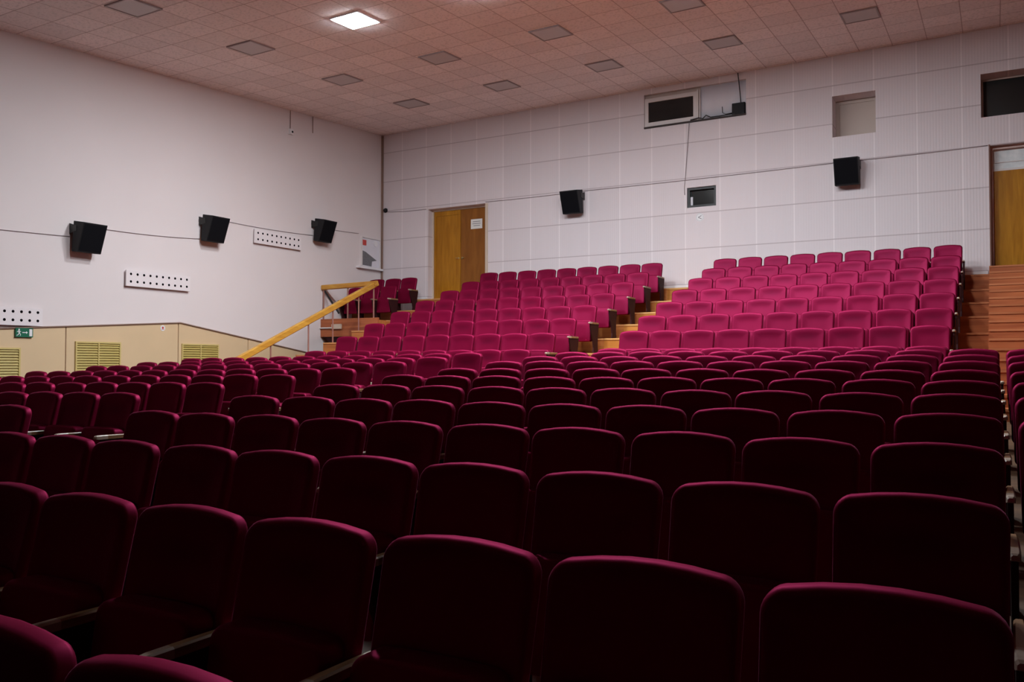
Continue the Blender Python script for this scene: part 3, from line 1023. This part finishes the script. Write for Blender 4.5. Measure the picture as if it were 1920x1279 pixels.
def pad(hw, zb, zt, rc, T, crown, taper, dish, lean, y_off, zpiv, re=0.02):
    """a padded slab: front towards -y, edges fully rounded, the front slightly hollow"""
    ins = [0.0, 0.05 * re, 0.2 * re, 0.45 * re, 0.75 * re, 1.0 * re, 1.5 * re]
    lim = min(hw, (zt - zb) / 2)
    s_in = [lim * q for q in (0.2, 0.32, 0.45, 0.6, 0.75, 0.9)]
    vs, fs = [], []
    rings_f, rings_b = [], []
    hz = (zt - zb) / 2

    def depth(d):
        if d >= re:
            return T / 2
        return T / 2 - re + math.sqrt(max(re * re - (re - d) ** 2, 0))

    def place(x, y, z):
        yy = y + math.tan(lean) * (z - zpiv) + y_off
        return (x, yy, z)
    for side in (-1, 1):
        for d in ins + s_in:
            pts = ring(hw - d, zb + d, zt - d, max(rc - d, 0.012), crown, taper)
            idx = []
            for x, z in pts:
                e = depth(d)
                y = side * e
                if side < 0 and d >= re:
                    nx_, nz_ = min(1, abs(x / (hw - re))), min(1, abs((z - (zb + hz)) / (hz - re)))
                    q = (1 - nx_ ** 4) * (1 - nz_ ** 4)
                    y += dish * q * q * (3 - 2 * q)
                vs.append(place(x, y, z))
                idx.append(len(vs) - 1)
            (rings_f if side < 0 else rings_b).append(idx)
    n = len(rings_f[0])
    for rg in (rings_f, rings_b):
        for a, c in zip(rg, rg[1:]):
            for i in range(n):
                fs.append((a[i], a[(i + 1) % n], c[(i + 1) % n], c[i]))
        fs.append(tuple(rg[-1]))
    for i in range(n):                                     # weld rim
        fs.append((rings_f[0][i], rings_f[0][(i + 1) % n], rings_b[0][(i + 1) % n], rings_b[0][i]))
    m = MB()
    m.add(vs, fs)
    return m


SEAT_H = H * K
LEAN = math.radians(13)


def make_seat_meshes():
    back = pad(0.2315, 0.33, SEAT_H - 0.016, 0.047, 0.064, 0.026, 0.04, 0.014, LEAN, 0.0, SEAT_H)
    me = {}
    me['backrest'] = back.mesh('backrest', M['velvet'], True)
    cu = pad(0.208, 0.205, 0.575, 0.045, 0.115, 0.006, 0.03, -0.012, math.radians(8), -0.165, 0.40)
    me['seat_cushion'] = cu.mesh('seat_cushion', M['cushion'], True)

    def panel(x):
        m = MB()
        pr_ = [(-0.235, 0.0), (-0.03, 0.0), (-0.045, 0.10), (-0.045, 0.30), (0.0, 0.50), (-0.02, 0.505), (-0.34, 0.505), (-0.345, 0.46), (-0.30, 0.33), (-0.245, 0.22), (-0.215, 0.10)]
        m.prism(pr_, x - 0.011, x + 0.011, 'X')
        return m

    def arm(x):
        m = MB()
        pts = []
        for (y, hw_, zt, zb) in ((-0.395, 0.012, 0.528, 0.512), (-0.385, 0.0165, 0.534, 0.507), (-0.36, 0.018, 0.536, 0.505), (-0.29, 0.018, 0.536, 0.505), (-0.24, 0.018, 0.536, 0.505), (-0.10, 0.0165, 0.535, 0.505), (-0.01, 0.014, 0.533, 0.507)):
            e = 0.006
            pts.append([(x - hw_, y, zb), (x + hw_, y, zb), (x + hw_, y, zt - e), (x + hw_ - e, y, zt), (x - hw_ + e, y, zt), (x - hw_, y, zt - e)])
        vs = [p for rg in pts for p in rg]
        fs = [tuple(range(5, -1, -1)), tuple(range(len(vs) - 6, len(vs)))]
        for i in range(len(pts) - 1):
            for k in range(6):
                fs.append((i * 6 + k, i * 6 + (k + 1) % 6, (i + 1) * 6 + (k + 1) % 6, (i + 1) * 6 + k))
        m.add(vs, fs)
        m.mi = [1 if min(m.v[q][1] for q in f) < -0.30 else 0 for f in m.f]  # front faces take the paler colour painted in for lit ends
        return m
    me['side_panel'] = panel(0.25).mesh('side_panel', M['frame'])
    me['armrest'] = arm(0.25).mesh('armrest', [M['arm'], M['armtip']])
    me['side_panel_end'] = panel(-0.25).mesh('side_panel', M['frame'])
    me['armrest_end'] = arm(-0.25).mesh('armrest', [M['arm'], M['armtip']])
    return me


MESH = make_seat_meshes()
PROTO = {}
for nm in ('backrest', 'seat_cushion', 'side_panel', 'armrest', 'side_panel_end', 'armrest_end'):
    PROTO[nm] = bpy.data.objects.new(nm.replace('_end', ''), MESH[nm])
SEATS = []


def seat(x, row, label, group, end=False, dx=0.0):
    """x: survey position of the seat's middle; copies of one seat and of each of its parts"""
    y, top_ = ROW[row]
    p = W(x, y, top_ + tilt(x, y))
    p.z -= SEAT_H
    e = empty('theatre_seat', p)
    tag(e, label, 'seat', group)
    jit = random.uniform(-0.006, 0.006)
    for nm in ['backrest', 'seat_cushion', 'side_panel', 'armrest'] + (['side_panel_end', 'armrest_end'] if end else []):
        c = PROTO[nm].copy()
        COL.objects.link(c)
        c.parent = e
        if nm == 'backrest':
            c.location = (0, jit, random.uniform(-0.003, 0.003))
            c.rotation_euler = (random.uniform(-0.015, 0.015), random.uniform(-0.006, 0.006), random.uniform(-0.012, 0.012))
    SEATS.append(e)
    return e


P0 = 0.55
REAR = 'JIHGFEDCBA'


def rowname(k):
    i = REAR.index(k) + 1
    return 'rear row' if i == 1 else ORD[i] + ' row from rear'


# long centre block: seats counted from the gap where the pale armrests line up
for k in 'ABCDEFGHIJ':
    for n in range(10):
        x = 0.05 - P0 * (n + 0.5)
        seat(x, k, 'crimson velvet seat, %s in from the pale armrests, centre block, %s' % (ORD[n + 1], rowname(k)), 'seats of the centre block', end=(n == 9))
    if k not in 'AB':
        seat(0.05 + 0.02 + P0 * 0.5, k, 'crimson velvet seat just beyond the pale armrests, centre block, %s' % rowname(k), 'seats of the centre block')
for n in range(7):
    seat(0.05 - P0 * (n + 0.5), '0', 'crimson velvet seat, %s in from the pale armrests, centre block, frontmost row' % ORD[n + 1], 'seats of the frontmost row', end=(n == 6))
# block along the wainscot wall
NB = {'C': 2, 'D': 5, 'E': 8, 'F': 11, 'G': 12, 'H': 12, 'I': 12, 'J': 12}
for k, cnt in NB.items():
    for n in range(cnt):
        seat(-6.612 - P0 * (n + 0.5), k, 'crimson velvet seat, %s from the aisle, block beside the wainscot, %s' % (ORD[n + 1], rowname(k)), 'seats beside the wainscot wall', end=(n == 11))
# raised banks
TOP = '98765432'
for k in TOP:
    i = TOP.index(k) + 1
    rn = 'top row' if i == 1 else ('lowest row' if i == 8 else ORD[i] + ' row down')
    for n in range(9):
        seat(-0.525 - P0 * (n + 0.5), k, 'crimson velvet seat, %s from the wide stairs, bank beside them, %s' % (ORD[n + 1], rn), 'seats of the bank beside the wide stairs', end=(n == 8))
    for n in range(9):
        seat(-6.629 - P0 * (n + 0.5), k, 'crimson velvet seat, %s from the middle steps, bank below the double door, %s' % (ORD[n + 1], rn), 'seats of the bank below the double door', end=(n == 8))
for k in '98':
    for n in range(3):
        seat(-13.56 - P0 * (n + 0.5), k, 'shadowed velvet seat on the corner platform, %s from its steps, %s row' % (ORD[n + 1], 'upper' if k == '9' else 'lower'), 'seats on the corner platform', end=(n == 2))

# ------------------------------------------------------------------ ceiling lamps
slope = Matrix.Rotation(math.atan(0.05965), 4, 'X') @ Matrix.Rotation(-math.atan(0.0104), 4, 'Y')
LX = [-12.55, -9.95, -7.37, -4.76, -2.15]
LY = [17.10, 14.53, 11.85, 9.25]
LIT = {(1, 2), (2, 2), (3, 2), (4, 2), (2, 3), (3, 3)}


def lamp(i, j):
    x, y = LX[i], LY[j]
    lit = (i, j) in LIT
    r_ = empty('ceiling_lamp', W(x, y, ceil_h(x, y)))
    r_.rotation_euler = slope.to_euler()
    rows = ['row by the panelled wall', 'second row from the panelled wall', 'third row from the panelled wall', 'fourth row from the panelled wall']
    tag(r_, '%s square ceiling lamp, %s from the plaster wall, %s' % ('lit white' if lit else 'unlit grey', ORD[i + 1], rows[j]), 'ceiling lamp', 'square lamps in the ceiling grid')
    s = TILE / 2 - 0.004
    t = 0.025
    f = MB()
    for a, c in (((-s, -s), (s, -s + t)), ((-s, s - t), (s, s)), ((-s, -s + t), (-s + t, s - t)), ((s - t, -s + t), (s, s - t))):
        f.box((a[0], a[1], -0.020 if lit else -0.022), (c[0], c[1], -0.001))
    f.build('frame', M['white'] if lit else M['panelframe'], r_)
    d = MB()
    d.box((-s + t, -s + t, -0.027 if lit else -0.016), (s - t, s - t, -0.006))
    d.build('diffuser', M['lamp'] if lit else M['offpanel'], r_)


for j in range(4):
    for i in range(5):
        if j == 1 and i == 4:
            continue
        lamp(i, j)

# ------------------------------------------------------------------ world, camera, view
wd = bpy.data.worlds.new('World')
SC.world = wd
wd.use_nodes = True
bg = wd.node_tree.nodes['Background']
bg.inputs['Color'].default_value = (0.5, 0.5, 0.55, 1)
bg.inputs['Strength'].default_value = 0.0

F_PX, PSI, PIT, ROLL = 1604.67, math.radians(29.506), math.radians(1.536), math.radians(-0.049)
cam = bpy.data.cameras.new('camera')
cam.sensor_fit = 'HORIZONTAL'
cam.sensor_width = 36.0
cam.lens = 36.0 * F_PX / 1920.0
cam.clip_end = 200
co = bpy.data.objects.new('camera', cam)
COL.objects.link(co)
co.matrix_world = Matrix.Translation((0, 0, CAMZ)) @ Matrix.Rotation(PSI, 4, 'Z') @ Matrix.Rotation(math.pi / 2 + PIT, 4, 'X') @ Matrix.Rotation(-ROLL, 4, 'Z')
SC.camera = co
SC.view_settings.view_transform = 'Standard'
SC.view_settings.look = 'None'
SC.view_settings.exposure = 1.33
SC.view_settings.gamma = 1.0
SC.view_settings.use_curve_mapping = False
